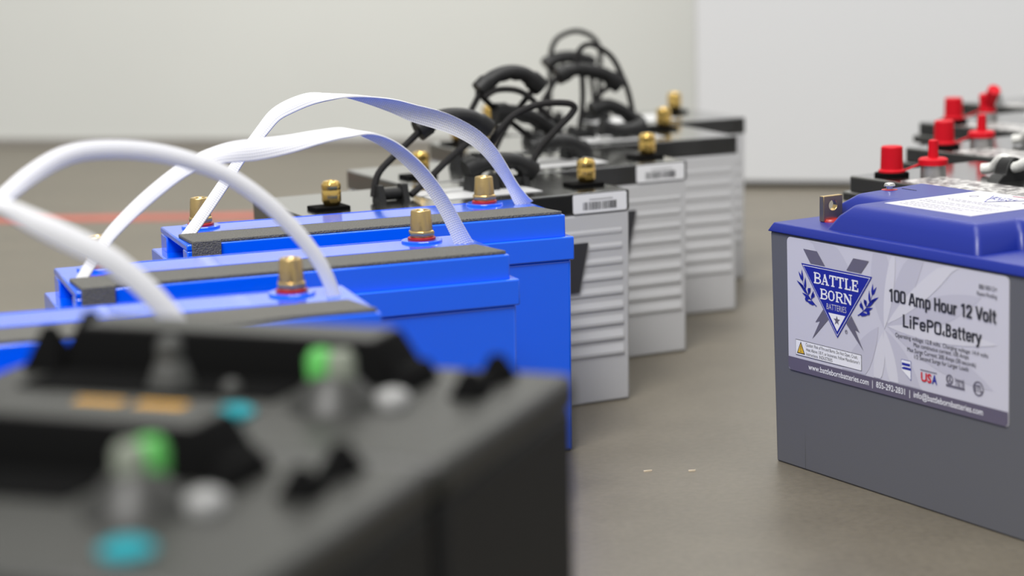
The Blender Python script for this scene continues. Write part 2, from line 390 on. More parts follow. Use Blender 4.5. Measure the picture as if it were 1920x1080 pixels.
# ------------------------------------------------------------------ grey ribbed batteries
LG, DG, HG = 0.324, 0.153, 0.2057
def rope_grip(mb, pts, r=0.0085):
    """moulded hand grip: bowed bar with finger scallops underneath and blunt ends"""
    P = spline(pts, 8); n = 12; rows = []
    for i, p in enumerate(P):
        t = (P[min(i + 1, len(P) - 1)] - P[max(i - 1, 0)]).normalized()
        side = Vector((0, 1, 0)); nrm = side.cross(t).normalized()
        if nrm.z < 0: nrm = -nrm
        f = i / (len(P) - 1)
        end = 1.25 if (f < 0.16 or f > 0.84) else 1.0
        sc = 0.78 + 0.22 * abs(math.cos(f * math.pi * 5)) if end == 1.0 else 1.25
        row = []
        for k in range(n):
            a = 2 * math.pi * k / n; c, s_ = math.cos(a), math.sin(a)
            row.append(p + side * c * r * 1.25 + nrm * (s_ * r * (end if s_ > 0 else sc)))
        rows.append(row)
    vs = [v for R in rows for v in R]; fs = []
    for j in range(len(rows) - 1):
        for k in range(n): fs.append((j * n + k, (j + 1) * n + k, (j + 1) * n + (k + 1) % n, j * n + (k + 1) % n))
    fs += [tuple(range(n)), tuple(reversed(range((len(rows) - 1) * n, len(rows) * n)))]
    mb.add(vs, fs)

def gold_terminal(root, s, t, z, flip=1):
    mb = MB(); mb.prism([(s - 0.020, t - 0.012), (s + 0.014, t - 0.012), (s + 0.014, t + 0.012), (s - 0.020, t + 0.012)], z - 0.001, z + 0.0035)
    pad = mb.build('terminal_pad', MT['kblack'], root, bevel=0.001)
    mb = MB(); z += 0.003
    mb.lathe(s, t, [(0.0064, z), (0.0072, z + 0.0010), (0.0091, z + 0.0045), (0.0091, z + 0.0140), (0.0088, z + 0.0146), (0.0088, z + 0.0152), (0.0091, z + 0.0158), (0.0091, z + 0.0200), (0.0068, z + 0.0230), (0.004, z + 0.0232), (0.0036, z + 0.022)], 8, phase=0.3)
    mb.build('terminal', MT['gold'], root, bevel=0.0004)

def bracket(root, s, t, z, w=0.030):
    """rope bracket: two cheeks with a lying barrel between them"""
    mb = MB()
    for x in (s - w / 2, s + w / 2 - 0.006):
        mb.prism([(x, t - 0.011), (x + 0.006, t - 0.011), (x + 0.006, t + 0.011), (x, t + 0.011)], z - 0.001, z + 0.015,
                 [(x, t - 0.005), (x + 0.006, t - 0.005), (x + 0.006, t + 0.005), (x, t + 0.005)])
    mb.tube([(s - w / 2 + 0.003, t, z + 0.006), (s + w / 2 - 0.003, t, z + 0.006)], 0.0058, 12, sub=2)
    mb.build('rope_bracket', MT['grip'], root, smooth=True)

def grey_battery(label, loc, rz, ropes, grips, brackets, flip=False, barcode=True, tlabel=True, shift=0.0):
    root = thing('battery', label, 'battery', loc, rz, 'grey ribbed batteries with black lids')
    zc = 0.1853
    mb = MB(); mb.box(-LG, 0, 0, DG, 0, zc, 0.0015, 0.0015)
    c = mb.build('case', MT['greycase'], root, bevel=0.0025)
    # raised louvre ribs on both long faces
    mb = MB(); n = 9; z1, z0 = 0.1765, 0.0440; p = (z1 - z0) / n
    for face in (0, 1):
        for i in range(n):
            za = z1 - i * p; zb = za - p
            yy = lambda d: (0.0015 - d) if face == 0 else (DG - 0.0015 + d)
            xs0, xs1 = -LG + 0.012, -0.0085
            vs = []
            for x in (xs0, xs1):
                for d, z in ((-0.002, za), (0.0003, za - p * 0.08), (0.0019, za - p * 0.62), (0.0018, za - p * 0.80), (-0.002, zb + p * 0.04)):
                    vs.append((x, yy(d), z))
            mb.add(vs, [(0, 1, 2, 3, 4), (9, 8, 7, 6, 5)] + [(k, 5 + k, 5 + (k + 1) % 5, (k + 1) % 5) for k in range(5)])
    r = mb.build('rib', MT['greycase'], c)
    r.name = 'rib_panel'
    mb = MB(); mb.box(-LG - 0.0005, 0.0005, -0.0005, DG + 0.0005, zc, HG)
    l = mb.build('lid', MT['lidblk'], root, bevel=0.0018)
    # black printed panel on the front, slanted right edge
    if not flip:
        mb = MB(); mb.add([(-LG + 0.06, -0.0022, 0.158), (-0.0458 - shift, -0.0022, 0.158), (-0.0565 - shift, -0.0022, 0.111), (-LG + 0.06, -0.0022, 0.111),
                           (-LG + 0.06, 0.001, 0.158), (-0.0458 - shift, 0.001, 0.158), (-0.0565 - shift, 0.001, 0.111), (-LG + 0.06, 0.001, 0.111)],
                          [(0, 1, 2, 3), (7, 6, 5, 4), (0, 1, 5, 4), (1, 2, 6, 5), (2, 3, 7, 6), (3, 0, 4, 7)])
        mb.build('front_sticker', MT['ink'], root)
    if barcode:
        mb = MB(); x0, x1, za, zb = -0.0605, -0.0030, 0.1863, 0.2042
        pl = [(x0 + .0012, za), (x1 - .0012, za), (x1, za + .0012), (x1, zb - .0012), (x1 - .0012, zb), (x0 + .0012, zb), (x0, zb - .0012), (x0, za + .0012)]
        nn = len(pl)
        mb.add([(x, -0.0009, z) for x, z in pl] + [(x, 0.0004, z) for x, z in pl], [tuple(range(nn)), tuple(range(2 * nn - 1, nn - 1, -1))] + [(i, (i + 1) % nn, nn + (i + 1) % nn, nn + i) for i in range(nn)])
        lb = mb.build('barcode_label', MT['paper'], root)
        mb = MB(); rnd = random.Random(3); x = -0.0500
        while x < -0.0135:
            w = rnd.choice([0.0004, 0.0006, 0.0009, 0.0012])
            mb.add([(x, -0.00115, 0.1892), (x + w, -0.00115, 0.1892), (x + w, -0.00115, 0.1966), (x, -0.00115, 0.1966)], [(0, 1, 2, 3)]); x += w + rnd.choice([0.0004, 0.0006, 0.0010])
        mb.build('barcode', MT['ink'], lb)
        mb = MB()
        x = -0.043
        while x < -0.018: mb.add([(x, -0.00115, 0.1983), (x + .0012, -0.00115, 0.1983), (x + .0012, -0.00115, 0.1996), (x, -0.00115, 0.1996)], [(0, 1, 2, 3)]); x += 0.0018
        mb.build('small_print', MT['faintink'], lb)
    if tlabel:
        mb = MB(); mb.box(-0.185, -0.075, 0.034, 0.105, HG - 0.0002, HG + 0.0006)
        mb.build('top_label', MT['tag'], root)
    if flip: ts = [(-0.302, 0.112), (-0.039, 0.112)]
    else: ts = [(-0.285, 0.045), (-0.022, 0.045)]
    for s, t in ts: gold_terminal(root, s, t, HG)
    for s, t in brackets: bracket(root, s, t, HG)
    gl = []
    for g in grips:
        mb = MB(); rope_grip(mb, g); gl.append(mb.build('hand_grip', MT['grip'], root, smooth=True))
    for i, rp in enumerate(ropes):
        mb = MB(); mb.tube(rp, 0.0033, 10, sub=7)
        mb.build('rope', MT['rope'], root, smooth=True)
    return root
def Y(pts, t, dt=0.0):
    n = len(pts); return [(p[0], t + dt * i / max(1, n - 1), p[1]) for i, p in enumerate(pts)]
zb = HG + 0.004
grey_battery('grey ribbed battery with barcode label, nearest of its row, behind the farthest blue battery', (0.1140, 1.9551, 0), 0.445,
    [Y([(-0.2339, zb), (-0.2265, 0.2308), (-0.204, 0.2491), (-0.1813, 0.2660)], 0.07, 0.01),
     Y([(-0.1120, 0.2640), (-0.1345, 0.2515), (-0.1574, 0.2379), (-0.1803, 0.2219), (-0.2000, zb)], 0.08, -0.02),
     Y([(-0.066, 0.2200), (-0.0545, 0.2404), (-0.0364, 0.2573), (-0.0183, 0.2727), (-0.0157, 0.2799), (-0.0269, 0.2837), (-0.0532, 0.2839), (-0.0795, 0.2759), (-0.0972, 0.2616), (-0.1151, 0.2398), (-0.1296, 0.2306)], 0.08)],
    [Y([(-0.1822, 0.2672), (-0.1643, 0.2761), (-0.1447, 0.2783), (-0.1252, 0.2744), (-0.1092, 0.2631)], 0.08),
     Y([(-0.1336, 0.2250), (-0.1153, 0.2306), (-0.0952, 0.2321), (-0.078, 0.2287), (-0.0618, 0.2183)], 0.08)],
    [(-0.218, 0.065), (-0.120, 0.075), (-0.085, 0.08)])
grey_battery('grey ribbed battery with black lid and barcode label, second of the grey row', (0.1876, 2.1675, 0), 0.440,
    [Y([(-0.222, zb), (-0.2152, 0.2501), (-0.2074, 0.2636), (-0.1945, 0.2845)], 0.09),
     Y([(-0.1290, 0.2870), (-0.1497, 0.2654), (-0.1692, 0.2413), (-0.1870, zb)], 0.09),
     Y([(-0.1947, 0.2835), (-0.1747, 0.2642), (-0.1564, 0.2489), (-0.128, 0.2260)], 0.10),
     Y([(-0.1947, 0.2785), (-0.1802, 0.2853), (-0.1585, 0.284), (-0.1431, 0.2763), (-0.1308, 0.2642), (-0.118, 0.252)], 0.082),
     Y([(-0.1319, 0.2273), (-0.1095, 0.2314), (-0.094, 0.2170), (-0.0814, zb)], 0.09)],
    [Y([(-0.1965, 0.2849), (-0.1798, 0.2973), (-0.161, 0.3018), (-0.1424, 0.2979), (-0.125, 0.2846)], 0.09),
     Y([(-0.1768, 0.2603), (-0.1561, 0.2592), (-0.1343, 0.2521), (-0.1125, 0.2382), (-0.1045, 0.2238)], 0.095),
     Y([(-0.150, 0.222), (-0.130, 0.228), (-0.105, 0.226), (-0.088, 0.216)], 0.065)],
    [(-0.215, 0.09), (-0.085, 0.09)], shift=0.0165)
grey_battery('grey ribbed battery with plain black lid edge, third of the grey row', (0.2657, 2.3887, 0), 0.3827,
    [Y([(-0.1647, 0.2859), (-0.1643, 0.302), (-0.158, 0.3122), (-0.1444, 0.3139), (-0.1222, 0.2999), (-0.1089, 0.2774), (-0.0991, 0.2519), (-0.0912, zb)], 0.08),
     Y([(-0.1890, 0.2818), (-0.201, 0.264), (-0.2115, 0.2462), (-0.222, zb)], 0.08),
     Y([(-0.1569, 0.2839), (-0.1568, 0.2491), (-0.163, zb)], 0.085),
     Y([(-0.1142, 0.2690), (-0.1368, 0.2572), (-0.1474, 0.2423)], 0.08)],
    [Y([(-0.1903, 0.2798), (-0.1701, 0.2862), (-0.1498, 0.2838), (-0.1295, 0.2778), (-0.1119, 0.2654)], 0.08),
     Y([(-0.1475, 0.2372), (-0.1302, 0.2424), (-0.1097, 0.2349), (-0.0858, 0.2167)], 0.08),
     Y([(-0.1477, 0.2207), (-0.124, 0.2147), (-0.0929, 0.2178)], 0.055)],
    [(-0.218, 0.08), (-0.094, 0.08), (-0.160, 0.085)], flip=True, barcode=False)
grey_battery('grey ribbed battery with plain black lid, farthest of the grey row beside white panel', (0.2994, 2.5993, 0), 0.425,
    [Y([(-0.2321, 0.2828), (-0.2286, 0.3011), (-0.2185, 0.3137), (-0.1958, 0.3198), (-0.1748, 0.3128), (-0.163, 0.2975), (-0.1626, 0.270), (-0.166, zb)], 0.08),
     Y([(-0.2322, 0.2782), (-0.2326, 0.2617), (-0.2354, zb)], 0.08),
     Y([(-0.1780, 0.2790), (-0.1709, 0.2513), (-0.1677, zb)], 0.086)],
    [Y([(-0.2364, 0.2783), (-0.2267, 0.2858), (-0.2079, 0.288), (-0.1891, 0.285), (-0.1750, 0.2767)], 0.08)],
    [(-0.234, 0.08), (-0.167, 0.083)], flip=True, barcode=False)

# ------------------------------------------------------------------ grey battery with royal blue lid and big label
LX, DX = 0.306, 0.172
HBX = 0.199
def build_big():
    root = thing('battery', 'grey battery with royal blue domed lid and large white printed label, alone at right', 'battery', (0.2180, 1.7152, 0), -1.0205)
    mb = MB(); mb.box(0.0005, LX - 0.0005, 0.0, DX, 0, HBX, 0.0035, 0.003)
    case = mb.build('case', MT['bbcase'], root, bevel=0.0015)
    lean = lambda z: 0.003 * (1 - z / HBX)
    # two faint moulding seams on the front
    for sx in (0.0418,):
        mb = MB(); mb.box(sx - 0.0004, sx + 0.0004, lean(0.002) - 0.0006, 0.004, 0.002, 0.0825); mb.build('mould_seam', MT['bbcase'], case)
    # lid flange
    fl = MB()
    o0 = [(-0.0015, -0.0022), (LX + 0.0015, -0.0022), (LX + 0.0015, DX + 0.002), (-0.0015, DX + 0.002)]
    o1 = [(0.0035, 0.0010), (LX - 0.0035, 0.0010), (LX - 0.0035, DX - 0.001), (0.0035, DX - 0.001)]
    fl.prism(o0, HBX, 0.2068, o1)
    lid = fl.build('lid', MT['bblid'], root, bevel=0.0012)
    # dome: front block and wider rear block, merged with a slope all round
    bot = [(0.060, 0.0085), (0.237, 0.0065), (0.237, 0.052), (0.296, 0.052), (0.296, 0.160), (0.006, 0.160), (0.012, 0.056), (0.060, 0.056)]
    top = [(0.083, 0.0200), (0.221, 0.0190), (0.221, 0.062), (0.280, 0.062), (0.280, 0.148), (0.024, 0.148), (0.036, 0.066), (0.083, 0.066)]
    mid = [(0.0715, 0.0115), (0.2325, 0.0105), (0.2325, 0.0545), (0.2915, 0.0545), (0.2915, 0.157), (0.0115, 0.157), (0.020, 0.058), (0.0715, 0.058)]
    d = MB()
    n = 8
    lv = [(bot, 0.2060), (mid, 0.2185), (top, 0.2285)]
    vs = [(x, y, z) for P, z in lv for x, y in P]; fs = [tuple(range(2 * n, 3 * n))]
    for j in range(2):
        for i in range(n): fs.append((j * n + i, j * n + (i + 1) % n, (j + 1) * n + (i + 1) % n, (j + 1) * n + i))
    d.add(vs, fs)
    dome = d.build('raised_dome', MT['bblid'], lid, bevel=0.0045, seg=4)
    # terminal bracket with a bolt hole in the front left notch
    tb = MB()
    s0, s1, t0, t1, z0, z1 = 0.028, 0.0335, 0.030, 0.0505, 0.2072, 0.2285
    hc, hz, hr = (t0 + t1) / 2, 0.2205, 0.0044; N = 24
    def plate(x):
        ring = [(x, hc + hr * math.cos(2 * math.pi * k / N), hz + hr * math.sin(2 * math.pi * k / N)) for k in range(N)]
        out = []
        for k in range(N):
            a = 2 * math.pi * k / N; c, s_ = math.cos(a), math.sin(a)
            q = min(((t1 - t0) / 2) / max(abs(c), 1e-6), ((z1 - hz) if s_ > 0 else (hz - z0)) / max(abs(s_), 1e-6)); out.append((x, hc + q * c, hz + q * s_))
        for yy, zz in ((t0, z0), (t1, z0), (t1, z1), (t0, z1)):
            k = min(range(N), key=lambda k: (out[k][1] - yy) ** 2 + (out[k][2] - zz) ** 2); out[k] = (x, yy, zz)
        return ring + out
    vs = plate(s0) + plate(s1); fs = []
    for k in range(N):
        k2 = (k + 1) % N
        fs += [(k, k2, N + k2, N + k), (2 * N + k2, 2 * N + k, 3 * N + k, 3 * N + k2), (k, k2, 2 * N + k2, 2 * N + k), (N + k, N + k2, 3 * N + k2, 3 * N + k)]
    tb.add(vs, fs)
    tb.build('terminal', MT['brass'], root, bevel=0.0004)
    w = MB(); w.lathe(0.0315, 0.040, [(0.0090, 0.2062), (0.0090, 0.2072), (0.0075, 0.2090), (0.004, 0.2090)], 28)
    w.build('terminal_washer', MT['redring'], root, smooth=True)
    # screw head on the rear of the dome
    w = MB(); w.lathe(0.0385, 0.098, [(0.0068, 0.2280), (0.0068, 0.2287), (0.004, 0.2290)], 28)
    wa_ = w.build('screw_washer', MT['redring'], root, smooth=True)
    w = MB(); w.lathe(0.0385, 0.098, [(0.0026, 0.2285), (0.0026, 0.2312), (0.0047, 0.2314), (0.0048, 0.2326), (0.0040, 0.2340), (0.0020, 0.2346), (0.0003, 0.2347)], 20)
    w.build('screw', MT['steel'], root, smooth=True)
    w = MB(); w.box(0.0405, 0.058, 0.1100, 0.1108, 0.2280, 0.2288); w.build('mould_mark', MT['ink'], root)
    # label on the dome
    tl = MB(); tl.box(0.097, 0.195, 0.040, 0.1445, 0.2280, 0.2290); tlab = tl.build('top_label', MT['label'], root)
    T2 = ArtTop(0.2291)
    T2.poly([(0.127, 0.131), (0.168, 0.131), (0.1475, 0.100)], 0); T2.poly([(0.1293, 0.1298), (0.1657, 0.1298), (0.1475, 0.1020)], 1, .00062)
    T2.text('BATTLE', 0.1475, 0.1215, 0.0052, 0, 1.0, lay=.00075, bold=.02, align='CENTER'); T2.text('BORN', 0.1475, 0.1148, 0.0050, 0, 1.0, lay=.00075, bold=.02, align='CENTER')
    T2.text('BATTERIES', 0.1475, 0.1105, 0.0024, 0, 1.0, lay=.00075, align='CENTER')
    T2.ring(0.118, 0.118, 0.0040, 0.0030, 2); T2.ring(0.177, 0.118, 0.0040, 0.0030, 2)
    for yy, a_, b_ in ((0.094, 0.112, 0.183), (0.089, 0.118, 0.176), (0.076, 0.105, 0.188), (0.070, 0.105, 0.188), (0.060, 0.105, 0.186), (0.054, 0.105, 0.172), (0.048, 0.105, 0.160)):
        x = a_
        rnd = random.Random(int(yy * 1e4))
        while x < b_:
            l_ = rnd.uniform(0.002, 0.006); T2.poly([(x, yy), (min(x + l_, b_), yy), (min(x + l_, b_), yy + 0.0011), (x, yy + 0.0011)], 2); x += l_ + 0.0012
    T2.poly([(0.140, 0.139), (0.156, 0.139), (0.156, 0.1405), (0.140, 0.1405)], 3)
    T2.build('top_label_print', [MT['navy'], MT['white'], MT['faintink'], MT['redp']], tlab)
    # front label
    x0, x1, za, zb_ = 0.0228, 0.2762, 0.0842, 0.1972; r = 0.0045
    outl = []
    for cx, cz, a0 in ((x1 - r, zb_ - r, 0), (x0 + r, zb_ - r, 90), (x0 + r * .6, za + r * .6, 180), (x1 - r * .6, za + r * .6, 270)):
        rr = r if a0 < 180 else r * .6
        for k in range(7):
            a = math.radians(a0 + 15 * k); outl.append((cx + rr * math.cos(a), cz + rr * math.sin(a)))
    lb = MB(); k = len(outl)
    lb.add([(x, lean(z) - 0.0006, z) for x, z in outl] + [(x, lean(z) + 0.0006, z) for x, z in outl], [tuple(range(k)), tuple(range(2 * k - 1, k - 1, -1))] + [(i, (i + 1) % k, k + (i + 1) % k, k + i) for i in range(k)])
    lab = lb.build('front_label', MT['label'], root)
    A = ArtFront(lean)
    # pale petals printed across the stock
    def petal(cx, cz, ang, L, w, mi, lay=0.00012):
        a = math.radians(ang); ux, uz = math.cos(a), math.sin(a); pts = []
        N_ = 10
        for k in range(N_ + 1):
            f = k / N_; h = w * math.sin(math.pi * f) ** 0.8; pts.append((cx + ux * L * f - uz * h, cz + uz * L * f + ux * h))
        for k in range(N_ - 1, 0, -1):
            f = k / N_; h = -w * math.sin(math.pi * f) ** 0.8; pts.append((cx + ux * L * f - uz * h, cz + uz * L * f + ux * h))
        pts = [(min(max(x, x0 + .0006), x1 - .0006), min(max(z, 0.0962), zb_ - .0006)) for x, z in pts]
        A.poly(pts, mi, lay)
    P1, P2 = 0, 1
    petal(0.145, 0.140, 20, 0.110, 0.011, P1); petal(0.145, 0.140, 60, 0.09, 0.010, P1, .00016); petal(0.145, 0.140, -15, 0.12, 0.010, P1, .00014)
    petal(0.142, 0.137, 95, 0.075, 0.012, P1, .00018); petal(0.142, 0.137, -55, 0.08, 0.012, P1, .00020); petal(0.135, 0.138, -125, 0.09, 0.012, P1, .00022)
    petal(0.145, 0.142, 38, 0.11, 0.007, P2, .00024); petal(0.145, 0.140, 2, 0.12, 0.006, P2, .00026); petal(0.142, 0.137, 80, 0.07, 0.005, P2, .00028)
    petal(0.142, 0.137, -75, 0.06, 0.006, P2, .00030); petal(0.140, 0.134, -100, 0.05, 0.006, P2, .00032); petal(0.110, 0.160, 140, 0.08, 0.012, P1, .00015)
    A.build('petal_print', [MT['petal'], MT['petal2']], lab)
    # bottom band with the address line
    A = ArtFront(lean)
    A.poly([(x0 + .0027, za + .0001), (x1 - .0027, za + .0001), (x1 - .0002, za + .0027), (x1 - .0002, 0.0956), (x0 + .0002, 0.0956), (x0 + .0002, za + .0027)], 0, .0004)
    A.text('www.battlebornbatteries.com  |  855-292-2831  |  info@battlebornbatteries.com', 0.0490, 0.0884, 0.0047, 1, None, lay=.0006, width=0.2015, bold=.012)
    A.build('address_band', [MT['strip'], MT['white']], lab)
    # emblem
    A = ArtFront(lean)
    A.poly([(0.0442, 0.1893), (0.0614, 0.1893), (0.0713, 0.1784), (0.0531, 0.1784)], 2, .0004)
    A.poly([(0.106, 0.1893), (0.1245, 0.1893), (0.1151, 0.1784), (0.0975, 0.1784)], 2, .0004)
    A.poly([(0.0685, 0.1420), (0.0584, 0.1299), (0.0645, 0.1320), (0.0542, 0.1153), (0.0745, 0.1345)], 2, .0004)
    A.poly([(0.1029, 0.1420), (0.1128, 0.1297), (0.1072, 0.1312), (0.1174, 0.1152), (0.0968, 0.1345)], 2, .0004)
    A.poly([(0.0414, 0.1771), (0.1284, 0.1771), (0.0858, 0.1210)], 0, .00050)
    A.poly([(0.0434, 0.1759), (0.1262, 0.1759), (0.0858, 0.1226)], 1, .00056)
    A.poly([(0.0443, 0.1754), (0.1253, 0.1754), (0.0858, 0.1234)], 0, .00062)
    A.slab('BATTLE', 0.0572, 0.1125, 0.1626, 0.0092, 1, .00075)
    A.slab('BORN', 0.0650, 0.1046, 0.1506, 0.0086, 1, .00075)
    A.text('BATTERIES', 0.0853, 0.1432, 0.0048, 3, None, lay=.00075, width=0.0243, align='CENTER')
    A.poly([(0.0752, 0.1405), (0.0960, 0.1405), (0.0858, 0.1264)], 1, .00068)
    st = []
    for k in range(10):
        a = math.radians(90 + 36 * k); q = 0.0042 if k % 2 == 0 else 0.0017; st.append((0.0857 + q * math.cos(a), 0.1353 + q * math.sin(a)))
    A.poly(st, 2, .00080)
    A.ring(0.0967, 0.1278, 0.0016, 0.0012, 2, .0005); A.text('R', 0.0967, 0.1271, 0.0019, 2, 1.0, lay=.0005, align='CENTER')
    def leaf(x, z, ang, L, w, mi=0):
        a = math.radians(ang); ux, uz = math.cos(a), math.sin(a); pts = []
        for f, h in ((0, 0), (.3, 1), (.6, .8), (1, 0), (.6, -.8), (.3, -1)): pts.append((x + ux * L * f - uz * h * w, z + uz * L * f + ux * h * w))
        A.poly(pts, mi, .0005)
    def branch(sg, bx):
        X = lambda x: bx + sg * x
        an = lambda a: a if sg > 0 else 180 - a
        stem = [(0.0, 0.0), (0.008, 0.0055), (0.0135, 0.0120), (0.0165, 0.0185)]
        for (xa, za_), (xb, zb2) in zip(stem, stem[1:]):
            A.poly([(X(xa), 0.1436 + za_ - .0005), (X(xb), 0.1436 + zb2 - .0005), (X(xb), 0.1436 + zb2 + .0005), (X(xa), 0.1436 + za_ + .0005)], 0, .0005)
        for (x, z, a, L, w) in ((0.0, 0.0, 172, .001, .0005), (0.001, 0.001, 8, .0115, .0015), (0.006, 0.0045, 20, .0125, .0014), (0.006, 0.0045, 112, .0085, .0012), (0.010, 0.008, 38, .0150, .0015), (0.010, 0.008, 118, .0075, .0012),
                                (0.0135, 0.012, 30, .0125, .0013), (0.0135, 0.012, 92, .0105, .0013), (0.0165, 0.0185, 55, .0095, .0012), (0.0165, 0.0185, 84, .0100, .0012)):
            leaf(X(x), 0.1436 + z, an(a), L, w)
        for x, z in ((0.0035, 0.0085), (0.012, 0.0040), (0.0085, 0.0120)):
            A.poly([(X(x) + .0019 * math.cos(q * math.pi / 6), 0.1436 + z + .0019 * math.sin(q * math.pi / 6)) for q in range(12)], 0, .0005)
    branch(1, 0.1115); branch(-1, 0.0595)
    A.build('emblem', [MT['navy'], MT['white'], MT['silverp'], MT['petal']], lab)
    # headline and small print
    A = ArtFront(lean)
    A.cond('100 Amp Hour 12 Volt', 0.1470, 0.1606, 0.0102, 0, 0.1172)
    A.cond('LiFePO', 0.1628, 0.1424, 0.0101, 0, 0.0440)
    A.cond('4', 0.2068, 0.1420, 0.0046, 0, 0.0036)
    A.cond('Battery', 0.2106, 0.1424, 0.0101, 0, 0.0382)
    A.text('Operating voltage: 12.8 volts  Charging voltage: 14.4 volts', 0.1548, 0.1333, 0.0033, 0, None, width=0.1007)
    A.text('Max continuous current: 100 Amps', 0.1754, 0.1288, 0.0033, 0, None, width=0.0600)
    A.text('Max Surge Current: 200 Amps (30 seconds)', 0.1684, 0.1240, 0.0033, 0, None, width=0.0745)
    A.text('1/2 Second Surge for Larger Loads', 0.1762, 0.1194, 0.0033, 0, None, width=0.0590)
    A.text('BB10012+', 0.2461, 0.1845, 0.0034, 0, None, width=0.0185)
    A.text('Patent Pending', 0.2439, 0.1793, 0.0031, 0, None, width=0.0205)
    A.build('lettering', [MT['ink']], lab)
    # caution box
    A = ArtFront(lean)
    A.poly([(0.0326, 0.1116), (0.1149, 0.1116), (0.1149, 0.0984), (0.0326, 0.0984)], 0, .0004)
    A.poly([(0.0330, 0.1112), (0.1145, 0.1112), (0.1145, 0.0988), (0.0330, 0.0988)], 1, .0005)
    A.poly([(0.0396, 0.1106), (0.0344, 0.1000), (0.0448, 0.1000)], 0, .0006); A.poly([(0.0396, 0.1090), (0.0356, 0.1008), (0.0436, 0.1008)], 2, .0007)
    A.poly([(0.0393, 0.1070), (0.0399, 0.1070), (0.03975, 0.1032), (0.03945, 0.1032)], 0, .0008); A.poly(circle(0.0396, 0.1021, 0.0005, 8), 0, .0008)
    A.text('Caution: Risk of Fire and Burns. Do Not Open, Crush,', 0.0459, 0.1076, 0.0027, 0, None, lay=.0006, width=0.0645)
    A.text('Heat Above 130 F, or Incinerate. Follow Manufacturer\u2019s', 0.0464, 0.1036, 0.0027, 0, None, lay=.0006, width=0.0665)
    A.text('Instructions. INDUSTRIES', 0.0464, 0.0998, 0.0027, 0, None, lay=.0006, width=0.0330)
    A.build('caution_box', [MT['ink'], MT['white'], MT['yellowp']], lab)
    # little marks
    A = ArtFront(lean)
    nv = [(0.1612, 0.1164), (0.1726, 0.1164), (0.1726, 0.1006), (0.1612, 0.1085)]
    A.poly(nv, 0, .0004); A.poly([(0.1616, 0.1160), (0.1722, 0.1160), (0.1722, 0.1014), (0.1616, 0.1083)], 1, .0005)
    A.poly([(0.1622, 0.1140), (0.1716, 0.1140), (0.1716, 0.1118), (0.1622, 0.1118)], 0, .0006); A.poly([(0.1640, 0.1108), (0.1722, 0.1108), (0.1722, 0.1088), (0.1640, 0.1088)], 0, .0006)
    A.poly(circle(0.1632, 0.1096, 0.0009, 10), 0, .0006)
    A.text('US', 0.1835, 0.1031, 0.0066, 2, None, width=0.0118, bold=.03); A.text('A', 0.1957, 0.1031, 0.0066, 0, None, width=0.0058, bold=.03)
    A.poly([(0.1828, 0.1115), (0.2012, 0.1115), (0.2012, 0.1121), (0.1828, 0.1121)], 3, .0005)
    A.ring(0.2150, 0.1097, 0.0038, 0.0029, 3, .0005); A.text('UL', 0.2150, 0.1080, 0.0036, 3, 0.8, align='CENTER', bold=.02)
    A.text('Intertek', 0.2212, 0.1088, 0.0036, 3, None, width=0.0098, bold=.01); A.text('c UL US', 0.2212, 0.1062, 0.0022, 3, None, width=0.0098, bold=.02)
    A.poly([(0.2112, 0.1040), (0.2312, 0.1040), (0.2312, 0.1056), (0.2112, 0.1056)], 3, .0005)
    A.ring(0.2455, 0.1080, 0.0056, 0.0046, 3, .0005); A.text('ETL', 0.2455, 0.1057, 0.0048, 3, 0.75, align='CENTER', bold=.03)
    A.build('approval_marks', [MT['navy'], MT['white'], MT['redp'], MT['silverp']], lab)
    return root

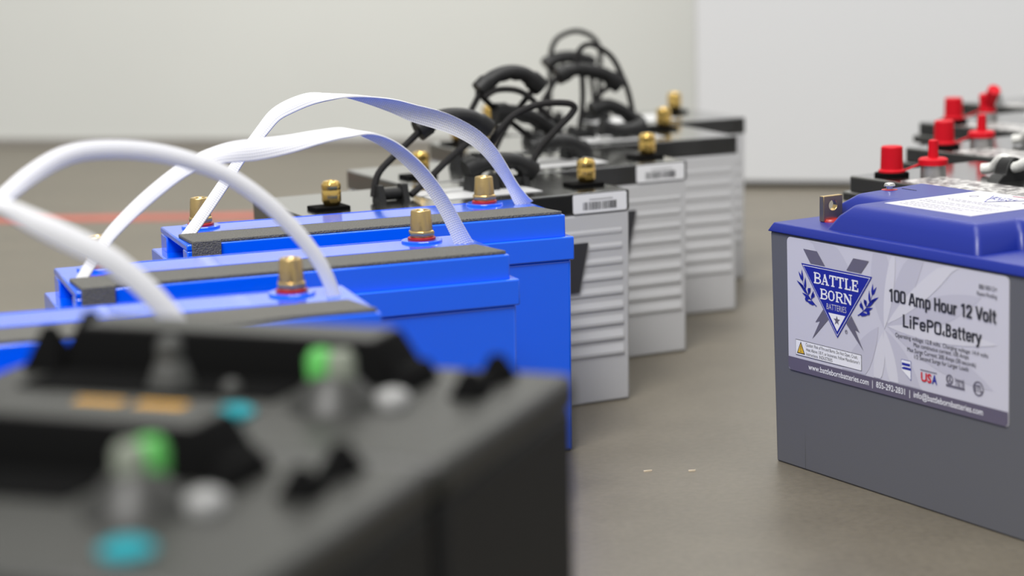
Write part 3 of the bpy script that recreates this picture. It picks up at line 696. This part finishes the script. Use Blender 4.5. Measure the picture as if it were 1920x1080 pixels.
SL = {  # slab letters: strokes in a unit box, (polyline, width); serifs as short bars
    'B': (0.86, [([(.2, 0), (.2, 1)], .2), ([(.05, .95), (.55, .95), (.74, .86), (.76, .74), (.68, .60), (.52, .54), (.2, .54)], .11), ([(.2, .5), (.58, .5), (.8, .40), (.82, .26), (.72, .11), (.55, .05), (.05, .05)], .12), ([(.745, .84), (.745, .64)], .15), ([(.795, .42), (.795, .14)], .17)]),
    'A': (0.95, [([(.20, .06), (.47, .97)], .10), ([(.43, .97), (.76, .06)], .20), ([(.30, .33), (.64, .33)], .09), ([(.02, .05), (.36, .05)], .1), ([(.56, .05), (.95, .05)], .1)]),
    'T': (0.86, [([(.43, 0), (.43, 1)], .2), ([(.03, .94), (.83, .94)], .12), ([(.08, 1), (.08, .68)], .1), ([(.78, 1), (.78, .68)], .1), ([(.24, .05), (.62, .05)], .1)]),
    'L': (0.80, [([(.24, 0), (.24, 1)], .2), ([(.06, .95), (.46, .95)], .1), ([(.06, .06), (.74, .06)], .12), ([(.70, 0), (.70, .36)], .1)]),
    'E': (0.82, [([(.22, 0), (.22, 1)], .2), ([(.05, .94), (.74, .94)], .12), ([(.05, .06), (.78, .06)], .12), ([(.2, .52), (.54, .52)], .1), ([(.70, 1), (.70, .70)], .1), ([(.74, 0), (.74, .32)], .1), ([(.54, .38), (.54, .66)], .08)]),
    'O': (0.92, [([(.46, .95), (.27, .88), (.17, .70), (.16, .50), (.17, .30), (.27, .12), (.46, .05), (.65, .12), (.75, .30), (.76, .50), (.75, .70), (.65, .88), (.46, .95)], .12), ([(.17, .72), (.17, .28)], .2), ([(.75, .72), (.75, .28)], .2)]),
    'R': (0.92, [([(.2, 0), (.2, 1)], .2), ([(.05, .95), (.55, .95), (.74, .86), (.76, .74), (.68, .58), (.52, .50), (.2, .50)], .11), ([(.745, .86), (.745, .60)], .16), ([(.48, .50), (.78, .05)], .2), ([(.05, .05), (.40, .05)], .1), ([(.66, .05), (.92, .05)], .1)]),
    'N': (0.98, [([(.17, 0), (.17, 1)], .11), ([(.82, 0), (.82, 1)], .11), ([(.17, .95), (.82, .06)], .22), ([(.02, .95), (.28, .95)], .1), ([(.02, .05), (.36, .05)], .1), ([(.62, .95), (.98, .95)], .1)]),
}
def loop(x0, z0, x1, z1, q=.12):
    p = []
    for cx, cz, a0 in ((x1 - q, z1 - q, 0), (x0 + q, z1 - q, 90), (x0 + q, z0 + q, 180), (x1 - q, z0 + q, 270)):
        for k in range(4):
            a = math.radians(a0 + 30 * k); p.append((cx + q * math.cos(a), cz + q * math.sin(a)))
    return p + [p[0]]
CN = {  # bold condensed sans: advance, centre-line strokes (cap height 1)
    '1': (.46, [[(.29, 0), (.29, 1)], [(.27, .90), (.09, .78)]]), '0': (.52, [loop(.09, .08, .43, .92)]),
    '2': (.52, [[(.09, .68), (.10, .80), (.17, .90), (.26, .92), (.36, .89), (.42, .78), (.41, .64), (.34, .48), (.18, .26), (.10, .08)], [(.02, .08), (.47, .08)]]),
    '4': (.50, [[(.32, 0), (.32, 1)], [(.30, .93), (.06, .30)], [(.02, .27), (.46, .27)]]),
    'A': (.56, [[(.05, 0), (.25, .96)], [(.31, .96), (.51, 0)], [(.15, .28), (.41, .28)]]),
    'm': (.78, [[(.10, 0), (.10, .74)], [(.38, 0), (.38, .54), (.33, .65), (.24, .67), (.15, .62), (.10, .52)], [(.67, 0), (.67, .54), (.62, .65), (.53, .67), (.44, .62), (.38, .52)]]),
    'p': (.50, [[(.10, -.27), (.10, .74)], loop(.10, .07, .40, .67)]), 'H': (.56, [[(.10, 0), (.10, 1)], [(.45, 0), (.45, 1)], [(.10, .53), (.45, .53)]]),
    'o': (.49, [loop(.09, .07, .40, .67)]), 'u': (.50, [[(.10, .74), (.10, .20), (.14, .10), (.22, .07), (.32, .10), (.39, .20)], [(.40, 0), (.40, .74)]]),
    'r': (.33, [[(.10, 0), (.10, .74)], [(.10, .50), (.15, .62), (.22, .66), (.32, .66)]]), 'V': (.54, [[(.05, 1), (.26, .05)], [(.28, .05), (.49, 1)]]),
    'l': (.24, [[(.12, 0), (.12, 1)]]), 't': (.34, [[(.16, .94), (.16, .18), (.19, .09), (.24, .06), (.32, .06)], [(.02, .67), (.32, .67)]]),
    'L': (.45, [[(.10, 0), (.10, 1)], [(.10, .07), (.44, .07)]]), 'i': (.24, [[(.12, 0), (.12, .74)], [(.12, .86), (.12, 1)]]),
    'F': (.47, [[(.10, 0), (.10, 1)], [(.10, .93), (.45, .93)], [(.10, .52), (.40, .52)]]),
    'e': (.48, [[(.12, .37), (.40, .37), (.40, .50), (.35, .63), (.25, .67), (.14, .63), (.09, .50), (.09, .24), (.14, .11), (.25, .07), (.35, .11), (.40, .21)]]),
    'P': (.51, [[(.10, 0), (.10, 1)], [(.10, .93), (.28, .93), (.38, .89), (.43, .80), (.43, .64), (.38, .53), (.28, .49), (.10, .49)]]),
    'O': (.54, [loop(.09, .07, .45, .93)]),
    'B': (.53, [[(.10, 0), (.10, 1)], [(.10, .93), (.28, .93), (.37, .87), (.39, .73), (.36, .60), (.27, .54), (.10, .54)], [(.27, .54), (.38, .47), (.42, .33), (.41, .18), (.36, .10), (.28, .07), (.10, .07)]]),
    'a': (.48, [[(.10, .52), (.14, .63), (.23, .67), (.34, .64), (.38, .54), (.38, 0)], [(.38, .40), (.22, .36), (.12, .29), (.10, .18), (.14, .09), (.21, .06), (.30, .10), (.38, .22)]]),
    'y': (.48, [[(.05, .74), (.24, .08)], [(.43, .74), (.21, -.10), (.15, -.20), (.05, -.20)]]), ' ': (.24, []),
}
def cap_height():
    cu = bpy.data.curves.new('print', 'FONT'); cu.body = 'H'; cu.size = 1
    o = bpy.data.objects.new('print', cu); C.objects.link(o)
    me = o.evaluated_get(bpy.context.evaluated_depsgraph_get()).to_mesh(); h = max(v.co.y for v in me.vertices)
    o.evaluated_get(bpy.context.evaluated_depsgraph_get()).to_mesh_clear(); bpy.data.objects.remove(o); bpy.data.curves.remove(cu)
    return h
CAPH = cap_height(); print('CAPH', CAPH)
class ArtFront:
    """flat print in the (s, z) plane of a front face, laid a hair above it"""
    def __init__(s, lean): s.mb = MB(); s.lean = lean
    def pt(s, x, z, lay): return (x, s.lean(z) - 0.0006 - lay, z)
    def poly(s, pts, mi, lay=.0005): s.mb.add([s.pt(x, z, lay) for x, z in pts], [tuple(range(len(pts)))], mi)
    def ring(s, cx, cz, r1, r0, mi, lay=.0005, n=24):
        a = circle(cx, cz, r1, n); b = circle(cx, cz, r0, n)
        for i in range(n): s.poly([a[i], a[(i + 1) % n], b[(i + 1) % n], b[i]], mi, lay)
    def text(s, body, x, z, cap, mi, xs=None, lay=.0005, width=None, bold=0.0, align='LEFT'):
        cu = bpy.data.curves.new('print', 'FONT'); cu.body = body; cu.size = 1; cu.offset = bold; cu.resolution_u = 3
        o = bpy.data.objects.new('print', cu); C.objects.link(o)
        dg = bpy.context.evaluated_depsgraph_get(); me = o.evaluated_get(dg).to_mesh()
        vs = [v.co.copy() for v in me.vertices]; fs = [tuple(p.vertices) for p in me.polygons]
        o.evaluated_get(dg).to_mesh_clear(); bpy.data.objects.remove(o); bpy.data.curves.remove(cu)
        if not vs: return
        mnx = min(v.x for v in vs); mxx = max(v.x for v in vs)
        k = cap / CAPH
        kx = (width / (mxx - mnx)) if width else k * (xs or 1)
        off = -mnx if align == 'LEFT' else -(mnx + mxx) / 2
        s.mb.add([s.pt(x + (v.x + off) * kx, z + v.y * k, lay) for v in vs], fs, mi)
    def cond(s, body, x, z, cap, mi, width, lay=.0005, w=.195):
        kx = width / sum(CN[c][0] for c in body); e = 0
        for c in body:
            adv, st = CN[c]
            for pl in st:
                for i, ((ax, az), (bx, bz)) in enumerate(zip(pl, pl[1:])):
                    A_ = Vector((x + ax * kx, z + az * cap)); B_ = Vector((x + bx * kx, z + bz * cap)); d = (B_ - A_).normalized()
                    vert = abs(d.y); ww = (w * vert + w * .82 * (1 - vert)) * cap / 2
                    n = Vector((-d.y, d.x)) * ww
                    s.poly([tuple(p) for p in (A_ - n, B_ - n, B_ + n, A_ + n)], mi, lay + e); e += 1e-6
                    if i: s.poly(circle(A_.x, A_.y, ww * .97, 8), mi, lay + e); e += 1e-6
            x += adv * kx
    def slab(s, word, xa, xb, z, h, mi, lay):
        tot = sum(SL[c][0] for c in word); k = (xb - xa) / tot; x = xa; e = 0
        for c in word:
            adv, st = SL[c]
            for pl, w in st:
                for (ax, az), (bx, bz) in zip(pl, pl[1:]):
                    A_ = Vector((x + ax * k, z + az * h)); B_ = Vector((x + bx * k, z + bz * h)); d = (B_ - A_)
                    n = Vector((-d.y, d.x)).normalized() * w * 0.5 * h * 1.05; ex = d.normalized() * (w * .2 * h if len(pl) > 2 else 0)
                    q = [A_ - ex - n, B_ + ex - n, B_ + ex + n, A_ - ex + n]
                    s.poly([tuple(p) for p in q], mi, lay + e); e += 0.000002
            x += adv * k
    def build(s, name, mats, parent): return s.mb.build(name, mats, parent, fix=False)
class ArtTop(ArtFront):
    def __init__(s, z): s.mb = MB(); s.z = z
    def pt(s, x, y, lay): return (x, y, s.z + lay - .0004)
build_big()

# ------------------------------------------------------------------ red-capped batteries behind it
LR, DR, HR = 0.330, 0.172, 0.210
def rope_white(mb, pts): mb.tube(pts, 0.0052, 10, sub=7)
def red_battery(label, loc, rz, torn=False, caps=True, sb0=0.128):
    root = thing('battery', label, 'battery', loc, rz, 'grey batteries with red terminal caps')
    mb = MB(); mb.box(0.003, LR - 0.003, 0.003, DR - 0.003, 0, 0.186, 0.002, 0.002); mb.build('case', MT['greycase'], root, bevel=0.003)
    mb = MB(); mb.box(-0.002, LR + 0.002, -0.002, DR + 0.002, 0.1855, 0.195); mb.box(0.003, LR - 0.003, 0.003, DR - 0.003, 0.194, HR)
    lid = mb.build('lid', MT['lidblk'], root, bevel=0.002)
    mb = MB(); mb.box(0.070, 0.275, 0.008, 0.056, HR - 0.0002, HR + 0.0007); mb.build('top_label', MT['sheet'], root)
    # capped post
    def cap_cyl(s, t):
        mb = MB(); mb.lathe(s, t, [(0.0165, HR - 0.0005), (0.0165, HR + 0.003), (0.013, HR + 0.004)], 28); pd = mb.build('terminal_base', MT['kblack'], root, smooth=True)
        mb = MB(); mb.lathe(s, t, [(0.0128, HR + 0.003), (0.0128, HR + 0.0055), (0.0108, HR + 0.007), (0.0103, HR + 0.0275), (0.0092, HR + 0.0287)], 28)
        return mb.build('terminal_cap', MT['redcap'], root, smooth=True)
    if not caps:
        mb = MB(); mb.lathe(0.033, 0.030, [(0.0122, HR - 0.0005), (0.0100, HR + 0.012)], 24); mb.build('terminal_post', MT['lead'], root, smooth=True)
    else: red_caps(root, torn, cap_cyl)
    rope_gear(root, sb0)
    return root
def red_caps(root, torn, cap_cyl):
    cap_cyl(0.033, 0.030)
    s, t = 0.063, 0.055
    mb = MB(); mb.lathe(s, t, [(0.0122, HR - 0.0005), (0.0118, HR + 0.0115), (0.0100, HR + 0.012)], 28); mb.build('terminal_post', MT['lead'], root, smooth=True)
    mb = MB()
    if not torn:
        mb.lathe(s, t, [(0.0140, HR + 0.0115), (0.0140, HR + 0.0165), (0.0120, HR + 0.0180), (0.0050, HR + 0.0185), (0.0046, HR + 0.034), (0.0036, HR + 0.0350)], 28)
    else:
        mb.lathe(s, t, [(0.0105, HR + 0.0115), (0.0090, HR + 0.020), (0.0100, HR + 0.032), (0.007, HR + 0.034)], 28)
        mb.tube([(s, t, HR + 0.020), (s + 0.010, t - 0.004, HR + 0.030), (s + 0.019, t - 0.008, HR + 0.040)], 0.0074, 12, sub=4)
    vc = mb.build('terminal_cap', MT['redcap'], root, smooth=True)
    mb = MB()
    d = Vector((s - 0.033, t - 0.030, 0)).normalized(); n = Vector((-d.y, d.x, 0)) * 0.0042
    a, c_ = Vector((0.033, 0.030, HR + 0.005)) + d * 0.011, Vector((s, t, HR + 0.0125)) - d * 0.011
    h = Vector((0, 0, 0.0008))
    mb.add([a - n - h, c_ - n - h, c_ + n - h, a + n - h, a - n + h, c_ - n + h, c_ + n + h, a + n + h], [(3, 2, 1, 0), (4, 5, 6, 7), (0, 1, 5, 4), (1, 2, 6, 5), (2, 3, 7, 6), (3, 0, 4, 7)])
    mb.build('cap_tether', MT['redcap'], vc)
def rope_gear(root, sb0):
    # white rope through a humped black bracket, both ends
    dx = sb0 - 0.128
    for sb in (sb0, LR - 0.075):
        mb = MB()
        tc_ = 0.090; prof = []
        for k in range(13):
            a = math.pi * k / 12; prof.append((0.013 * math.cos(a), 0.0205 * math.sin(a) + 0.001))
        outer = [(0.024, -0.001)] + [(0.0155, 0.006)] + prof[1:-1] + [(-0.0155, 0.006), (-0.024, -0.001)]
        vs = []
        for x in (sb - 0.008, sb + 0.008):
            for u, z in outer: vs.append((x, tc_ + u, HR + z))
        k = len(outer)
        mb.add(vs, [tuple(range(k)), tuple(range(2 * k - 1, k - 1, -1))] + [(i, (i + 1) % k, k + (i + 1) % k, k + i) for i in range(k)])
        mb.build('rope_bracket', MT['grip'], root, bevel=0.0012)
    mb = MB()
    rope_white(mb, [(p[0] + dx, p[1], p[2]) if p[0] < 0.2 else p for p in [(0.088, 0.094, HR + 0.006), (0.098, 0.098, HR + 0.008), (0.108, 0.096, HR + 0.015), (0.120, 0.092, HR + 0.0185), (0.136, 0.088, HR + 0.0125), (0.152, 0.086, HR + 0.018), (0.172, 0.088, HR + 0.027), (0.200, 0.09, HR + 0.026), (0.232, 0.091, HR + 0.016), (0.255, 0.09, HR + 0.012), (0.285, 0.088, HR + 0.006)]])
    mb.build('rope', MT['whiterope'], root, smooth=True)
RZ = -1.0205
red_battery('black-lidded battery with red terminal caps and white rope, directly behind the royal blue lid', (0.3233, 1.9749, 0), RZ)
red_battery('black-lidded battery with red terminal caps, second of its row behind the royal blue lid', (0.4193, 2.1936, 0), RZ, sb0=0.110)
red_battery('black-lidded battery with cylindrical cap and crooked red cap, third of its row', (0.4835, 2.4450, 0), RZ, torn=True)
red_battery('farthest blurred battery of the red-capped row at the right edge', (0.583, 2.670, 0), RZ, caps=False, sb0=0.070)

# ------------------------------------------------------------------ black batteries in the foreground
LK, WK, HK = 0.280, 0.1665, 0.252
def black_battery(label, loc, rz, teal, stickers, side=1):
    root = thing('battery', label, 'battery', loc, rz, 'black batteries in the foreground')
    mb = MB(); mb.box(-LK, 0, -WK, 0, 0, 0.236, 0.002, 0.002)
    mb.build('case', MT['kcase'], root, bevel=0.004)
    mb = MB(); mb.box(-LK - 0.001, 0.001, -WK - 0.0005, 0.0005, 0.2355, HK); mb.build('lid', MT['kdeck'], root, bevel=0.004)
    # raised rear ridge with sloped ends; black slab before it paints the recess's shadow
    mb = MB()
    mb.prism([(-0.250, -0.050), (-0.070, -0.050), (-0.070, -0.008), (-0.250, -0.008)], HK - 0.001, HK + 0.0205, [(-0.244, -0.044), (-0.082, -0.044), (-0.082, -0.012), (-0.244, -0.012)], 0)
    mb.prism([(-0.0705, -0.058), (-0.058, -0.058), (-0.058, -0.022), (-0.0705, -0.022)], HK - 0.001, HK + 0.010, [(-0.0705, -0.052), (-0.062, -0.052), (-0.062, -0.026), (-0.0705, -0.026)], 0)
    mb.build('handle_ridge', MT['kblack'], root, bevel=0.002)
    mb = MB(); mb.prism([(-0.242, -0.042), (-0.084, -0.042), (-0.084, -0.014), (-0.242, -0.014)], HK + 0.0195, HK + 0.0215); mb.build('ridge_lit_top', MT['kdeck'], root, bevel=0.001)  # lighter grey top paints the light falling on the black ridge
    mb = MB(); mb.prism([(-0.250, -0.090), (-0.116, -0.086), (-0.116, -0.049), (-0.250, -0.049)], HK - 0.0005, HK + 0.0010); mb.build('recess_shade', MT['kblack'], root)  # flat black slab on the deck, recess shade put into its colour
    # terminal: grey cone, pale post and green cap
    mb = MB(); mb.lathe(-0.084, -0.088, [(0.022, HK - 0.0005), (0.020, HK + 0.003), (0.010, HK + 0.014), (0.0085, HK + 0.015)], 28); tb = mb.build('terminal_base', MT['kdeck'], root, smooth=True)
    mb = MB(); mb.lathe(-0.080 if side > 0 else -0.0855, -0.088, [(0.0068, HK + 0.013), (0.0064, HK + 0.0225), (0.0045, HK + 0.0255), (0.001, HK + 0.026)], 20); mb.build('terminal', MT['palepost'], root, smooth=True)
    mb = MB(); mb.lathe(*((-0.0895, -0.0885) if side > 0 else (-0.0815, -0.0805)), [(0.0066, HK + 0.0125), (0.0068, HK + 0.022), (0.0045, HK + 0.0255), (0.001, HK + 0.026)], 20); mb.build('terminal_cap', MT['green'], root, smooth=True)
    # pale dome screws
    mb = MB(); mb.lathe(-0.176, -0.072, [(0.012, HK - 0.0005), (0.011, HK + 0.003), (0.0075, HK + 0.012), (0.0065, HK + 0.013), (0.0062, HK + 0.022), (0.0040, HK + 0.0245), (0.001, HK + 0.025)], 24); mb.build('terminal', MT['dullgrey'], root, smooth=True)
    for s, t, r in ((-0.059, -0.080, 0.0088),) + (((-0.140, -0.080, 0.005),) if side > 0 else ()):
        mb = MB(); mb.lathe(s, t, [(r, HK - 0.0005), (r, HK + 0.003), (r * .8, HK + 0.006), (r * .4, HK + 0.0075), (0.0005, HK + 0.008)], 20); mb.build('screw', MT['pale' if r > .008 else 'dullgrey'], root, smooth=True)
    # rope brackets at the ends: two black pointed lugs each
    for s0 in (-0.031, -0.258):
        mb = MB()
        ts, w_, h_ = ((-0.056, -0.020), 0.0085, 0.012) if s0 > -0.1 else ((-0.046, -0.008), 0.011, 0.021)
        for t in ts:
            mb.prism([(s0 - w_, t - w_), (s0 + w_, t - w_), (s0 + w_, t + w_), (s0 - w_, t + w_)], HK - 0.0005, HK + h_, [(s0 - 0.003, t - 0.002), (s0 + 0.003, t - 0.002), (s0 + 0.003, t + 0.002), (s0 - 0.003, t + 0.002)])
        mb.box(s0 - 0.005, s0 + 0.005, ts[0], ts[1], HK - 0.0005, HK + 0.004)
        mb.build('rope_bracket', MT['kblack'], root, bevel=0.001)
    for s, t in stickers:
        mb = MB(); mb.box(s - 0.0125, s + 0.0125, t - 0.013, t + 0.011, HK - 0.0003, HK + 0.0008); mb.build('sticker', MT['orange'], root)
    mb = MB(); mb.lathe(teal[0], teal[1], [(teal[2], HK - 0.0005), (teal[2], HK + 0.002), (teal[2] * .7, HK + 0.0038), (0.0005, HK + 0.0042)], 22); mb.build('vent_plug', MT['teal'], root, smooth=True)
    return root
KR = -0.3543
k2 = Vector((0.0280, 0.9596, 0))
vK = Vector((-math.sin(KR), math.cos(KR), 0)); uK = Vector((math.cos(KR), math.sin(KR), 0))
black_battery('black battery with green terminal cap and orange stickers, farther of the two black ones', k2, KR, (-0.121, -0.114, 0.0095), [(-0.195, -0.113), (-0.163, -0.112)])
black_battery('black battery with turquoise plug, nearest to the camera at bottom left', k2 - vK * 0.1695 - uK * 0.003, KR, (-0.060, -0.136, 0.0100), [], side=-1)

# ------------------------------------------------------------------ crumbs on the floor
def splinter(x, y, a, L, label):
    mb = MB(); mb.prism([(-L / 2, -0.0007), (L / 2, -0.0003), (L / 2, 0.0004), (-L / 2, 0.0009)], 0, 0.0012)
    o = mb.build('wood_splinter', MT['wood']); o.location = (x, y, 0); o.rotation_euler = (0, 0, a); o['label'] = label; o['category'] = 'splinter'
splinter(0.1105, 1.690, 0.35, 0.0075, 'pale splinter on the concrete floor, left of two')
splinter(0.1475, 1.687, 0.2, 0.0060, 'pale splinter on the concrete floor, right of two near the printed battery')
